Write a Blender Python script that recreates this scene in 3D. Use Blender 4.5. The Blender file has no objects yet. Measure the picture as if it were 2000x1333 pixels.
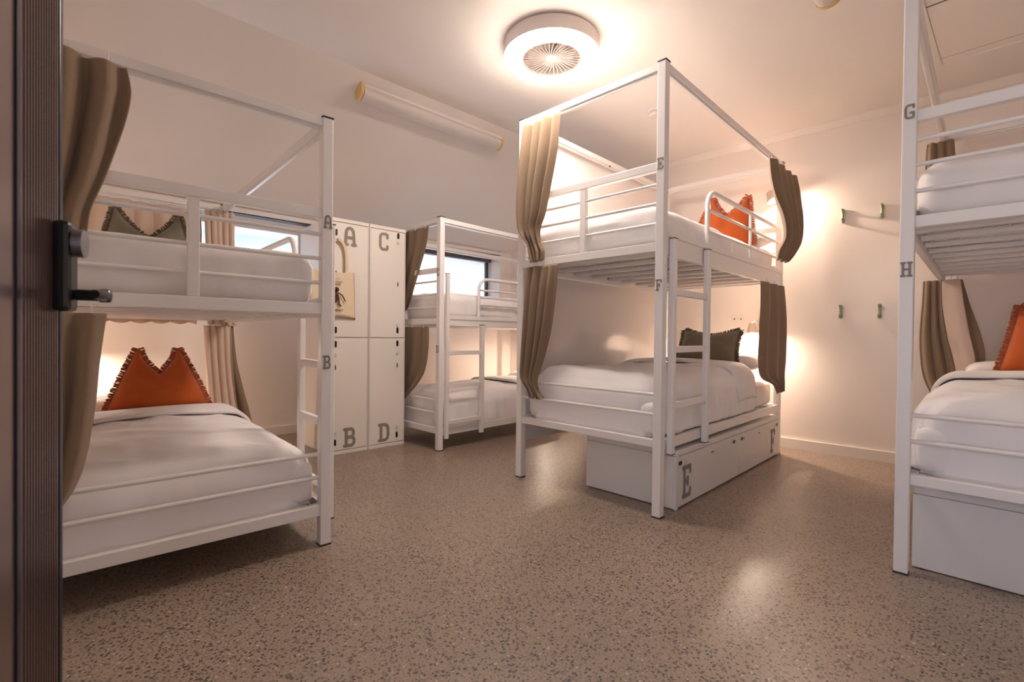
import bpy, bmesh, math, random
from mathutils import Vector, Matrix, noise
random.seed(7)
scene = bpy.context.scene
C = scene.collection
PI = math.pi

# ------------------------------------------------------------------ camera
FPX = 936.5
pitch = math.radians(-0.65); roll = math.radians(0.643); yaw = math.radians(46.75)
CAM = Vector((0, 0, 0.97))
Fv = Vector((0, math.cos(pitch), math.sin(pitch))); Uv = Vector((0, -math.sin(pitch), math.cos(pitch))); Rv = Vector((1, 0, 0))
R2 = math.cos(roll) * Rv + math.sin(roll) * Uv; U2 = -math.sin(roll) * Rv + math.cos(roll) * Uv
MZ = Matrix.Rotation(yaw, 3, 'Z')
R2 = MZ @ R2; U2 = MZ @ U2; Fv = MZ @ Fv
cam_d = bpy.data.cameras.new('camera'); cam = bpy.data.objects.new('camera', cam_d); C.objects.link(cam)
cam_d.sensor_width = 36; cam_d.lens = FPX / 2000 * 36
cam_d.clip_start = 0.02
m = Matrix((R2, U2, -Fv)).transposed().to_4x4(); m.translation = CAM
cam.matrix_world = m
cam_d.dof.use_dof = True; cam_d.dof.focus_distance = 3.1; cam_d.dof.aperture_fstop = 4.0
scene.camera = cam

# ------------------------------------------------------------------ world, exposure, lights
w = bpy.data.worlds.new('world'); scene.world = w; w.use_nodes = True
nt = w.node_tree; nt.nodes.clear()
tc = nt.nodes.new('ShaderNodeTexCoord'); sx = nt.nodes.new('ShaderNodeSeparateXYZ'); rp = nt.nodes.new('ShaderNodeValToRGB')
bg = nt.nodes.new('ShaderNodeBackground'); wo = nt.nodes.new('ShaderNodeOutputWorld')
nt.links.new(tc.outputs['Generated'], sx.inputs[0]); nt.links.new(sx.outputs['Z'], rp.inputs[0]); nt.links.new(rp.outputs[0], bg.inputs[0]); nt.links.new(bg.outputs[0], wo.inputs[0])
cr = rp.color_ramp; cr.elements[0].position = 0.0; cr.elements[0].color = (.78, .84, .98, 1); cr.elements[1].position = 1.0; cr.elements[1].color = (.62, .74, .95, 1)
for p_, c_ in ((.03, (.80, .86, .98, 1)), (.11, (.62, .68, .76, 1)), (.15, (.31, .37, .43, 1)), (.20, (.15, .24, .34, 1)), (.30, (.38, .48, .64, 1))):
    e = cr.elements.new(p_); e.color = c_
bg.inputs[1].default_value = 1.2
scene.view_settings.view_transform = 'Standard'; scene.view_settings.look = 'None'
scene.view_settings.exposure = 1.86; scene.view_settings.gamma = 1.0
try: scene.view_settings.use_curve_mapping = False
except Exception: pass
try:
    scene.cycles.max_bounces = 10; scene.cycles.diffuse_bounces = 6; scene.cycles.glossy_bounces = 4
    scene.cycles.sample_clamp_indirect = 6.0
    scene.cycles.use_denoising = True
except Exception: pass
RING_E = 25.0        # luminance of the ceiling ring
BUNK_W = 11.5         # watts of one bunk reading lamp

def portal(name, loc, rot, sx_, sy_):
    l = bpy.data.lights.new(name, 'AREA'); l.shape = 'RECTANGLE'; l.size = sx_; l.size_y = sy_
    l.cycles.is_portal = True
    o = bpy.data.objects.new(name, l); C.objects.link(o); o.location = loc; o.rotation_euler = rot
portal('daylight_portal', (-5.16, .8, 1.62), (0, -PI/2, 0), .9, 2.1)
portal('daylight_portal', (-5.16, 3.25, 1.62), (0, -PI/2, 0), .9, 2.2)
portal('daylight_portal', (.07, -.38, 1.05), (PI/2, 0, 0), 1.0, 2.1)

# ------------------------------------------------------------------ materials
def mat(name, col, rough=.5, metal=0, coat=0, spec=.5, emit=None, es=0, sheen=0, bump=None, trans=0):
    m_ = bpy.data.materials.new(name); m_.use_nodes = True
    b = m_.node_tree.nodes['Principled BSDF']
    b.inputs['Base Color'].default_value = (*col, 1); b.inputs['Roughness'].default_value = rough
    b.inputs['Metallic'].default_value = metal; b.inputs['Coat Weight'].default_value = coat
    b.inputs['Coat Roughness'].default_value = .15
    b.inputs['Specular IOR Level'].default_value = spec
    if sheen: b.inputs['Sheen Weight'].default_value = sheen
    if emit: b.inputs['Emission Color'].default_value = (*emit, 1); b.inputs['Emission Strength'].default_value = es
    if bump:
        n_ = m_.node_tree; t = n_.nodes.new('ShaderNodeTexCoord'); nz = n_.nodes.new('ShaderNodeTexNoise'); bp = n_.nodes.new('ShaderNodeBump')
        nz.inputs['Scale'].default_value = bump[0]; nz.inputs['Detail'].default_value = bump[3] if len(bump) > 3 else 5
        bp.inputs['Strength'].default_value = bump[1]; bp.inputs['Distance'].default_value = bump[2]
        n_.links.new(t.outputs['Object'], nz.inputs['Vector']); n_.links.new(nz.outputs[0], bp.inputs['Height']); n_.links.new(bp.outputs[0], b.inputs['Normal'])
    return m_
def weave(name, col, col2, sc=900, rough=.9, tcol=None):
    m_ = mat(name, col, rough, sheen=.15); n_ = m_.node_tree; b = n_.nodes['Principled BSDF']
    t = n_.nodes.new('ShaderNodeTexCoord'); mp = n_.nodes.new('ShaderNodeMapping'); nz = n_.nodes.new('ShaderNodeTexNoise'); mx = n_.nodes.new('ShaderNodeMix'); mx.data_type = 'RGBA'
    mp.inputs['Scale'].default_value = (sc, sc, sc * .12); nz.inputs['Scale'].default_value = 1.0; nz.inputs['Detail'].default_value = 3
    n_.links.new(t.outputs['Object'], mp.inputs[0]); n_.links.new(mp.outputs[0], nz.inputs['Vector'])
    mx.inputs['A'].default_value = (*col, 1); mx.inputs['B'].default_value = (*col2, 1)
    n_.links.new(nz.outputs[0], mx.inputs['Factor']); n_.links.new(mx.outputs['Result'], b.inputs['Base Color'])
    bp = n_.nodes.new('ShaderNodeBump'); bp.inputs['Strength'].default_value = .25; bp.inputs['Distance'].default_value = .001
    n_.links.new(nz.outputs[0], bp.inputs['Height']); n_.links.new(bp.outputs[0], b.inputs['Normal'])
    return m_
M = {}
M['metal'] = mat('white_powder_coat', (.84, .80, .775), .32)
M['panel'] = mat('white_gloss_panel', (.78, .73, .70), .16, bump=(6, .03, .002))
M['locker'] = mat('cream_locker_steel', (.80, .735, .67), .4)
M['box'] = mat('white_box_steel', (.76, .72, .70), .4)
M['wall'] = mat('painted_wall', (.84, .755, .69), .42, bump=(60, .06, .002))
M['ceil'] = mat('painted_ceiling', (.84, .775, .72), .7)
M['trimw'] = mat('white_trim_paint', (.80, .73, .67), .4)
M['sheet'] = mat('white_bed_linen', (.87, .83, .815), .85, sheen=.2, bump=(7, .5, .03, 1.5))
M['duvet'] = mat('white_duvet_cotton', (.88, .84, .835), .85, sheen=.2, bump=(6, .55, .03, 1.5))
M['taupe'] = weave('taupe_linen', (.20, .132, .078), (.29, .20, .13), 500)
M['lining'] = weave('blush_lining', (.66, .50, .40), (.74, .58, .48), 400)
M['orange'] = weave('burnt_orange_linen', (.43, .072, .007), (.54, .105, .013), 500)
M['orfr'] = weave('orange_fringe', (.34, .07, .02), (.45, .11, .04), 700)
M['green'] = weave('olive_linen', (.15, .128, .085), (.21, .18, .125), 500)
M['grfr'] = weave('olive_fringe', (.09, .072, .04), (.14, .11, .07), 700)
M['black'] = mat('black_plastic', (.012, .012, .014), .25)
M['dark'] = mat('dark_cap', (.03, .028, .03), .5)
M['letter'] = mat('grey_brown_stencil_paint', (.26, .225, .19), .6)
M['doorm'] = mat('brown_metallic_door', (.27, .20, .19), .24, metal=.75)
M['doorb'] = mat('dark_door_edge', (.012, .012, .03), .3)
M['chrome'] = mat('brushed_steel', (.35, .35, .38), .28, metal=1)
M['silver'] = mat('zinc_lock', (.72, .70, .66), .35, metal=.3)
M['hook'] = mat('pale_green_enamel', (.30, .34, .22), .4)
M['canvas'] = weave('natural_canvas', (.70, .55, .38), (.80, .65, .47), 700)
M['ink'] = mat('brown_print', (.075, .02, .01), .8)
M['yell'] = mat('aged_yellow_plastic', (.70, .47, .20), .5)
M['diff'] = mat('milky_diffuser', (.78, .75, .73), .3)
M['diffo'] = mat('greyed_diffuser', (.66, .60, .56), .5)
M['fanw'] = mat('white_fan_plastic', (.78, .70, .66), .4)
M['fand'] = mat('grey_fan_plastic', (.60, .53, .48), .5)
M['ring'] = mat('lit_ring', (.9, .9, .9), .4, emit=(1.0, .87, .76), es=RING_E)
M['bulb'] = mat('lit_bulb', (1, .9, .8), .4, emit=(1.0, .74, .50), es=40)
M['shade'] = mat('beige_lamp_shade', (.55, .44, .36), .5)
M['soffit'] = mat('shade_toned_soffit', (.085, .068, .062), .6)  # shade under the window head is put into this dark colour
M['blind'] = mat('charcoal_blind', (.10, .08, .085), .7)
M['frame'] = mat('dark_window_frame', (.05, .06, .07), .4)
M['gap'] = mat('dark_joint', (.10, .075, .06), .9)
M['timber'] = mat('orange_timber', (.45, .16, .05), .5)

def floor_mat():
    m_ = mat('polished_concrete', (.3, .2, .15), .22); n_ = m_.node_tree; b = n_.nodes['Principled BSDF']; L = n_.links.new
    t = n_.nodes.new('ShaderNodeTexCoord')
    big = n_.nodes.new('ShaderNodeTexNoise'); big.inputs['Scale'].default_value = 1.3; big.inputs['Detail'].default_value = 2
    L(t.outputs['Object'], big.inputs['Vector'])
    base = n_.nodes.new('ShaderNodeValToRGB'); base.color_ramp.elements[0].position = .3; base.color_ramp.elements[1].position = .72
    base.color_ramp.elements[0].color = (.285, .215, .165, 1); base.color_ramp.elements[1].color = (.35, .265, .205, 1)
    L(big.outputs[0], base.inputs[0])
    fine = n_.nodes.new('ShaderNodeTexNoise'); fine.inputs['Scale'].default_value = 140; fine.inputs['Detail'].default_value = 4
    L(t.outputs['Object'], fine.inputs['Vector'])
    fr = n_.nodes.new('ShaderNodeValToRGB'); fr.color_ramp.elements[0].position = .35; fr.color_ramp.elements[1].position = .65
    fr.color_ramp.elements[0].color = (.72, .72, .72, 1); fr.color_ramp.elements[1].color = (1.12, 1.1, 1.08, 1); L(fine.outputs[0], fr.inputs[0])
    mul = n_.nodes.new('ShaderNodeMix'); mul.data_type = 'RGBA'; mul.blend_type = 'MULTIPLY'; mul.inputs['Factor'].default_value = 1
    L(base.outputs[0], mul.inputs['A']); L(fr.outputs[0], mul.inputs['B'])
    last = mul.outputs['Result']
    def chips(scale, thr, sel, col, last):
        wob = n_.nodes.new('ShaderNodeTexNoise'); wob.inputs['Scale'].default_value = scale * 1.3
        L(t.outputs['Object'], wob.inputs['Vector'])
        add = n_.nodes.new('ShaderNodeVectorMath'); add.operation = 'MULTIPLY_ADD'; add.inputs[1].default_value = (.012, .012, 0)
        L(wob.outputs['Color'], add.inputs[0]); L(t.outputs['Object'], add.inputs[2])
        v = n_.nodes.new('ShaderNodeTexVoronoi'); v.inputs['Scale'].default_value = scale; L(add.outputs[0], v.inputs['Vector'])
        sp = n_.nodes.new('ShaderNodeSeparateColor'); L(v.outputs['Color'], sp.inputs[0])
        a = n_.nodes.new('ShaderNodeMath'); a.operation = 'LESS_THAN'; a.inputs[1].default_value = thr; L(v.outputs['Distance'], a.inputs[0])
        c = n_.nodes.new('ShaderNodeMath'); c.operation = 'GREATER_THAN'; c.inputs[1].default_value = sel; L(sp.outputs[0], c.inputs[0])
        d = n_.nodes.new('ShaderNodeMath'); d.operation = 'MULTIPLY'; L(a.outputs[0], d.inputs[0]); L(c.outputs[0], d.inputs[1])
        d2 = n_.nodes.new('ShaderNodeMath'); d2.operation = 'MULTIPLY'; d2.inputs[1].default_value = .85; L(d.outputs[0], d2.inputs[0])
        x = n_.nodes.new('ShaderNodeMix'); x.data_type = 'RGBA'; L(d2.outputs[0], x.inputs['Factor']); L(last, x.inputs['A']); x.inputs['B'].default_value = (*col, 1)
        return x.outputs['Result']
    last = chips(85, .40, .56, (.042, .034, .034), last)
    last = chips(130, .38, .62, (.085, .066, .058), last)
    last = chips(70, .26, .90, (.50, .42, .36), last)
    L(last, b.inputs['Base Color'])
    rn = n_.nodes.new('ShaderNodeMapRange'); rn.inputs['To Min'].default_value = .31; rn.inputs['To Max'].default_value = .37
    L(big.outputs[0], rn.inputs[0]); L(rn.outputs[0], b.inputs['Roughness'])
    return m_
M['floor'] = floor_mat()
def glass_mat():
    m_ = bpy.data.materials.new('window_glass'); m_.use_nodes = True; n_ = m_.node_tree; n_.nodes.clear()
    o = n_.nodes.new('ShaderNodeOutputMaterial'); a = n_.nodes.new('ShaderNodeBsdfTransparent'); g = n_.nodes.new('ShaderNodeBsdfGlossy'); g.inputs['Roughness'].default_value = .02
    x = n_.nodes.new('ShaderNodeMixShader'); f = n_.nodes.new('ShaderNodeFresnel'); f.inputs[0].default_value = 1.45
    a.inputs[0].default_value = (.90, .93, .96, 1)
    n_.links.new(f.outputs[0], x.inputs[0]); n_.links.new(a.outputs[0], x.inputs[1]); n_.links.new(g.outputs[0], x.inputs[2]); n_.links.new(x.outputs[0], o.inputs[0])
    return m_
M['glass'] = glass_mat()

# ------------------------------------------------------------------ mesh helpers
def vbox(bm, x0, x1, y0, y1, z0, z1, bev=0):
    vs = [bm.verts.new((x, y, z)) for x in (x0, x1) for y in (y0, y1) for z in (z0, z1)]
    idx = [(0, 1, 3, 2), (4, 6, 7, 5), (0, 4, 5, 1), (2, 3, 7, 6), (0, 2, 6, 4), (1, 5, 7, 3)]
    fs = [bm.faces.new([vs[i] for i in f]) for f in idx]
    if bev > 0:
        es = list({e for f in fs for e in f.edges})
        bmesh.ops.bevel(bm, geom=es, offset=bev, segments=2, affect='EDGES', profile=.5, clamp_overlap=True)
def tube(bm, pts, r, seg=10, cap=True):
    pts = [Vector(p) for p in pts]; rings = []
    up = Vector((0, 0, 1)); prev = None
    for i, p in enumerate(pts):
        t = (pts[min(i + 1, len(pts) - 1)] - pts[max(i - 1, 0)]).normalized()
        if prev is None:
            a = t.cross(up)
            if a.length < .05: a = t.cross(Vector((1, 0, 0)))
        else: a = prev - t * prev.dot(t)
        a.normalize(); b = t.cross(a); prev = a
        rr = r[i] if isinstance(r, (list, tuple)) else r
        rings.append([bm.verts.new(p + a * math.cos(2 * PI * k / seg) * rr + b * math.sin(2 * PI * k / seg) * rr) for k in range(seg)])
    for i in range(len(rings) - 1):
        for k in range(seg):
            bm.faces.new((rings[i][k], rings[i][(k + 1) % seg], rings[i + 1][(k + 1) % seg], rings[i + 1][k]))
    if cap: bm.faces.new(rings[0][::-1]); bm.faces.new(rings[-1])
def lathe(bm, prof, seg=48, c=(0, 0, 0), closed=False):
    rings = []
    for r_, z_ in prof:
        rings.append([bm.verts.new((c[0] + r_ * math.cos(2 * PI * k / seg), c[1] + r_ * math.sin(2 * PI * k / seg), c[2] + z_)) for k in range(seg)])
    n = len(rings)
    for i in range(n if closed else n - 1):
        a = rings[i]; b = rings[(i + 1) % n]
        for k in range(seg): bm.faces.new((a[k], a[(k + 1) % seg], b[(k + 1) % seg], b[k]))
    if not closed:
        if prof[0][0] > 1e-5: bm.faces.new(rings[0][::-1])
        if prof[-1][0] > 1e-5: bm.faces.new(rings[-1])
def prism(bm, poly, z0, z1, fn):
    a = [bm.verts.new(fn(x, y, z0)) for x, y in poly]; b = [bm.verts.new(fn(x, y, z1)) for x, y in poly]
    bm.faces.new(a[::-1]); bm.faces.new(b)
    n = len(poly)
    for i in range(n): bm.faces.new((a[i], a[(i + 1) % n], b[(i + 1) % n], b[i]))
def obj(name, bm, m_, parent=None, smooth=False, mats=None):
    bmesh.ops.recalc_face_normals(bm, faces=bm.faces[:])
    me = bpy.data.meshes.new(name); bm.to_mesh(me); bm.free()
    for x in (mats or [m_]): me.materials.append(x)
    o = bpy.data.objects.new(name, me); C.objects.link(o)
    if parent: o.parent = parent
    if smooth:
        for p in me.polygons: p.use_smooth = True
        if smooth != 'all':
            try: me.set_sharp_from_angle(angle=math.radians(40))
            except Exception: pass
    return o
def box(name, m_, parent, *a, bev=.003): 
    bm = bmesh.new(); vbox(bm, *a, bev=bev); return obj(name, bm, m_, parent)
def tub(name, m_, parent, pts, r, seg=10):
    bm = bmesh.new(); tube(bm, pts, r, seg); return obj(name, bm, m_, parent, smooth=True)
def thing(name, label, cat, loc=(0, 0, 0), rz=0, group=None):
    o = bpy.data.objects.new(name, None); C.objects.link(o); o.empty_display_size = .1
    o.location = loc; o.rotation_euler = (0, 0, rz); o['label'] = label; o['category'] = cat
    if group: o['group'] = group
    return o
def tag(o, label, cat, group=None):
    o['label'] = label; o['category'] = cat
    if group: o['group'] = group
    return o
def struct(o): o['kind'] = 'structure'; return o

# ------------------------------------------------------------------ room shell
XW, XO = -4.83, -5.14      # inner face / outer plane of the window wall
YF = -.36                  # front wall (behind the camera)
XR = .98
HZ = 2.80
BR = math.radians(3.5)     # hook wall is slightly out of square
def yb(x): return 4.719 + (x + 1.437) * math.tan(BR)
struct(box('floor', M['floor'], None, -5.3, 1.4, -2.0, 5.1, -.1, 0, bev=0))
# flat ceiling + raked part down to the window wall
bm = bmesh.new()
prism(bm, [(-3.165, 2.80), (1.2, 2.80), (1.2, 2.9), (-3.18, 2.9), (-5.2, 2.03), (-5.2, 1.925)], -.5, 5.0, lambda x, y, z: (x, z, y))
struct(obj('ceiling', bm, M['ceil']))
def zc(x): return 2.80 if x > -3.165 else 2.80 + (x + 3.165) * (2.80 - 2.085) / (4.83 - 3.165)
# hook wall
bm = bmesh.new()
vs = [(-5.2, yb(-5.2)), (1.3, yb(1.3)), (1.3, yb(1.3) + .1), (-5.2, yb(-5.2) + .1)]
prism(bm, vs, -.05, 2.86, lambda x, y, z: (x, y, z)); struct(obj('wall_back', bm, M['wall']))
# right wall
struct(box('wall_right', M['wall'], None, XR, XR + .1, YF, 4.95, -.05, 2.86, bev=0))
# front wall with the doorway
bm = bmesh.new()
vbox(bm, -5.2, -.44, YF - .12, YF, -.05, 2.86); vbox(bm, .58, XR + .05, YF - .12, YF, -.05, 2.86); vbox(bm, -.44, .58, YF - .12, YF, 2.1, 2.86)
struct(obj('wall_front', bm, M['wall']))
# window wall with two deep recesses
SILL, HEAD = 1.2, 2.05
Wn = [(-.25, 1.80), (2.25, 4.30)]
bm = bmesh.new()
vbox(bm, XO, XW, YF, 4.62, -.05, SILL); vbox(bm, XO, XW, YF, 4.62, HEAD, 2.2)
ys = [YF, Wn[0][0], Wn[0][1], Wn[1][0], Wn[1][1], 4.62]
for i in (0, 2, 4): vbox(bm, XO, XW, ys[i], ys[i + 1], SILL, HEAD)
struct(obj('wall_left', bm, M['wall']))
for i, (a, b) in enumerate(Wn):
    bm = bmesh.new(); xp = XO + .03
    vbox(bm, xp, xp + .04, a, b, SILL, SILL + .04); vbox(bm, xp, xp + .04, a, b, HEAD - .055, HEAD - .012)
    vbox(bm, xp, xp + .04, a, a + .035, SILL, HEAD); vbox(bm, xp, xp + .04, b - .035, b, SILL, HEAD)
    fr = struct(obj('window_%d' % (i + 1), bm, M['trimw'] if i == 0 else M['frame']))
    obj('window_pane', (lambda q: (vbox(q, xp + .015, xp + .021, a + .03, b - .03, SILL + .03, HEAD - .04), q)[1])(bmesh.new()), M['glass'], fr)
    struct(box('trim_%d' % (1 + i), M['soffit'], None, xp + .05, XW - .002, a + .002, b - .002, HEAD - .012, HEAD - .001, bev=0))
    struct(box('trim_%d' % (3 + i), M['trimw'], None, XW, XW + .035, a - .03, b + .03, HEAD - .004, HEAD + .034, bev=.002))
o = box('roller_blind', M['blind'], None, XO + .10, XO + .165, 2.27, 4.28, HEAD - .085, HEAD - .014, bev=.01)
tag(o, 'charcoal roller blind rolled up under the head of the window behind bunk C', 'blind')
# skirting boards
bm = bmesh.new()
prism(bm, [(-4.8, yb(-4.8) - .018), (.98, yb(.98) - .018), (.98, yb(.98)), (-4.8, yb(-4.8))], 0, .085, lambda x, y, z: (x, y, z)); struct(obj('baseboard_back', bm, M['trimw']))
struct(box('baseboard_left', M['trimw'], None, XW, XW + .018, YF, 4.5, 0, .085, bev=.003))
struct(box('baseboard_right', M['trimw'], None, XR - .018, XR, YF, 4.8, 0, .085, bev=.003))
# cornice bead where the ceiling meets the hook wall
bm = bmesh.new()
def cornice(q):
    P = [(0, 0), (0, -.055), (-.012, -.055), (-.045, -.012), (-.045, 0)]
    a = [q.verts.new((-3.1, yb(-3.1) + u, HZ + v)) for u, v in P]; b = [q.verts.new((.98, yb(.98) + u, HZ + v)) for u, v in P]
    q.faces.new(a); q.faces.new(b[::-1])
    for k in range(5): q.faces.new((a[k], a[(k + 1) % 5], b[(k + 1) % 5], b[k]))
cornice(bm); struct(obj('trim_5', bm, M['wall']))
# ceiling access hatch: a raised bead outside, a shadow gap round the panel
def loop(x0, x1, y0, y1, w_, z0, z1):
    q = bmesh.new()
    vbox(q, x0, x1, y0, y0 + w_, z0, z1); vbox(q, x0, x1, y1 - w_, y1, z0, z1); vbox(q, x0, x0 + w_, y0 + w_, y1 - w_, z0, z1); vbox(q, x1 - w_, x1, y0 + w_, y1 - w_, z0, z1); return q
o = struct(obj('trim_6', loop(-.445, .40, 3.30, 4.30, .055, HZ - .007, HZ - .0002), M['ceil']))
obj('shadow_gap', loop(-.395, .35, 3.46, 4.16, .005, HZ - .0022, HZ - .0002), M['gap'], o)
o = struct(box('trim_7', M['ceil'], None, -.388, .343, 3.467, 4.153, HZ - .004, HZ - .0002, bev=.001))

# ------------------------------------------------------------------ stencil letters
def arc(cx, cy, rx, ry, a0, a1, n=7):
    return [(cx + rx * math.cos(math.radians(a0 + (a1 - a0) * i / n)), cy + ry * math.sin(math.radians(a0 + (a1 - a0) * i / n))) for i in range(n + 1)]
T = .16
LET = {
 'A': [[(.14, .06), (.20, .62)] + arc(.5, .66, .30, .26, 180, 0) + [(.80, .62), (.86, .06)], [(.2, .42), (.8, .42)], [(.04, .06), (.30, .06)], [(.70, .06), (.96, .06)]],
 'B': [[(.20, .07), (.20, .93)], [(.06, .07), (.62, .07)] + arc(.62, .285, .22, .215, -90, 90) + [(.25, .50)], [(.06, .93), (.58, .93)] + arc(.58, .72, .20, .21, 90, -90) + [(.25, .51)]],
 'C': [[(.86, .72), (.86, .88), (.78, .92), (.45, .92)] + arc(.42, .70, .26, .22, 90, 180) + arc(.42, .30, .26, .22, 180, 270) + [(.78, .08), (.86, .14), (.86, .26)]],
 'D': [[(.22, .07), (.22, .93)], [(.06, .07), (.50, .07)] + arc(.52, .35, .32, .28, -90, 0) + arc(.52, .65, .32, .28, 0, 90) + [(.06, .93)]],
 'E': [[(.26, .07), (.26, .93)], [(.10, .07), (.88, .07), (.90, .24)], [(.10, .93), (.88, .93), (.90, .76)], [(.26, .5), (.62, .5)], [(.62, .40), (.62, .60)]],
 'F': [[(.28, .07), (.28, .93)], [(.12, .07), (.48, .07)], [(.12, .93), (.88, .93), (.90, .76)], [(.28, .5), (.62, .5)], [(.62, .40), (.62, .60)]],
 'G': [[(.86, .74), (.84, .92), (.45, .92)] + arc(.42, .70, .26, .22, 90, 180) + arc(.42, .30, .26, .22, 180, 270) + [(.80, .08), (.86, .14), (.86, .42), (.58, .42)]],
 'H': [[(.20, .07), (.20, .93)], [(.80, .07), (.80, .93)], [(.2, .5), (.8, .5)], [(.05, .07), (.35, .07)], [(.65, .07), (.95, .07)], [(.05, .93), (.35, .93)], [(.65, .93), (.95, .93)]],
}
LAY = [0]
def stroke(bm, pts, t, fn, d0):
    # thick polyline: one quad per run and a disc at every joint, all in one plane
    for i in range(len(pts) - 1):
        (x0, y0), (x1, y1) = pts[i], pts[i + 1]; l = math.hypot(x1 - x0, y1 - y0)
        if l < 1e-6: continue
        LAY[0] = (LAY[0] + 1) % 60; d = d0 + LAY[0] * 1.5e-5      # stacked a hair apart so that no two faces share a plane
        nx, ny = -(y1 - y0) / l * t / 2, (x1 - x0) / l * t / 2
        bm.faces.new([bm.verts.new(fn(x, y, d)) for x, y in ((x0 + nx, y0 + ny), (x1 + nx, y1 + ny), (x1 - nx, y1 - ny), (x0 - nx, y0 - ny))])
    for (x, y) in pts:
        LAY[0] = (LAY[0] + 1) % 60; d = d0 + LAY[0] * 1.5e-5
        bm.faces.new([bm.verts.new(fn(x + t / 2 * math.cos(k * PI / 5), y + t / 2 * math.sin(k * PI / 5), d)) for k in range(10)])
def letter(ch, org, ux, nrm, w_, h_, parent, name='stencil_letter', d=.0016, tk=1.0):
    bm = bmesh.new(); org = Vector(org); ux = Vector(ux).normalized(); n_ = Vector(nrm).normalized(); uz = Vector((0, 0, 1))
    k = h_ / w_
    def fn(x, y, z): return org + ux * (x * w_) + uz * (y * w_) + n_ * z
    for s_ in LET[ch]:
        stroke(bm, [(x, y * k) for x, y in s_], T * 1.55 * tk, fn, d)
    return obj(name, bm, M['letter'], parent)

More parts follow.
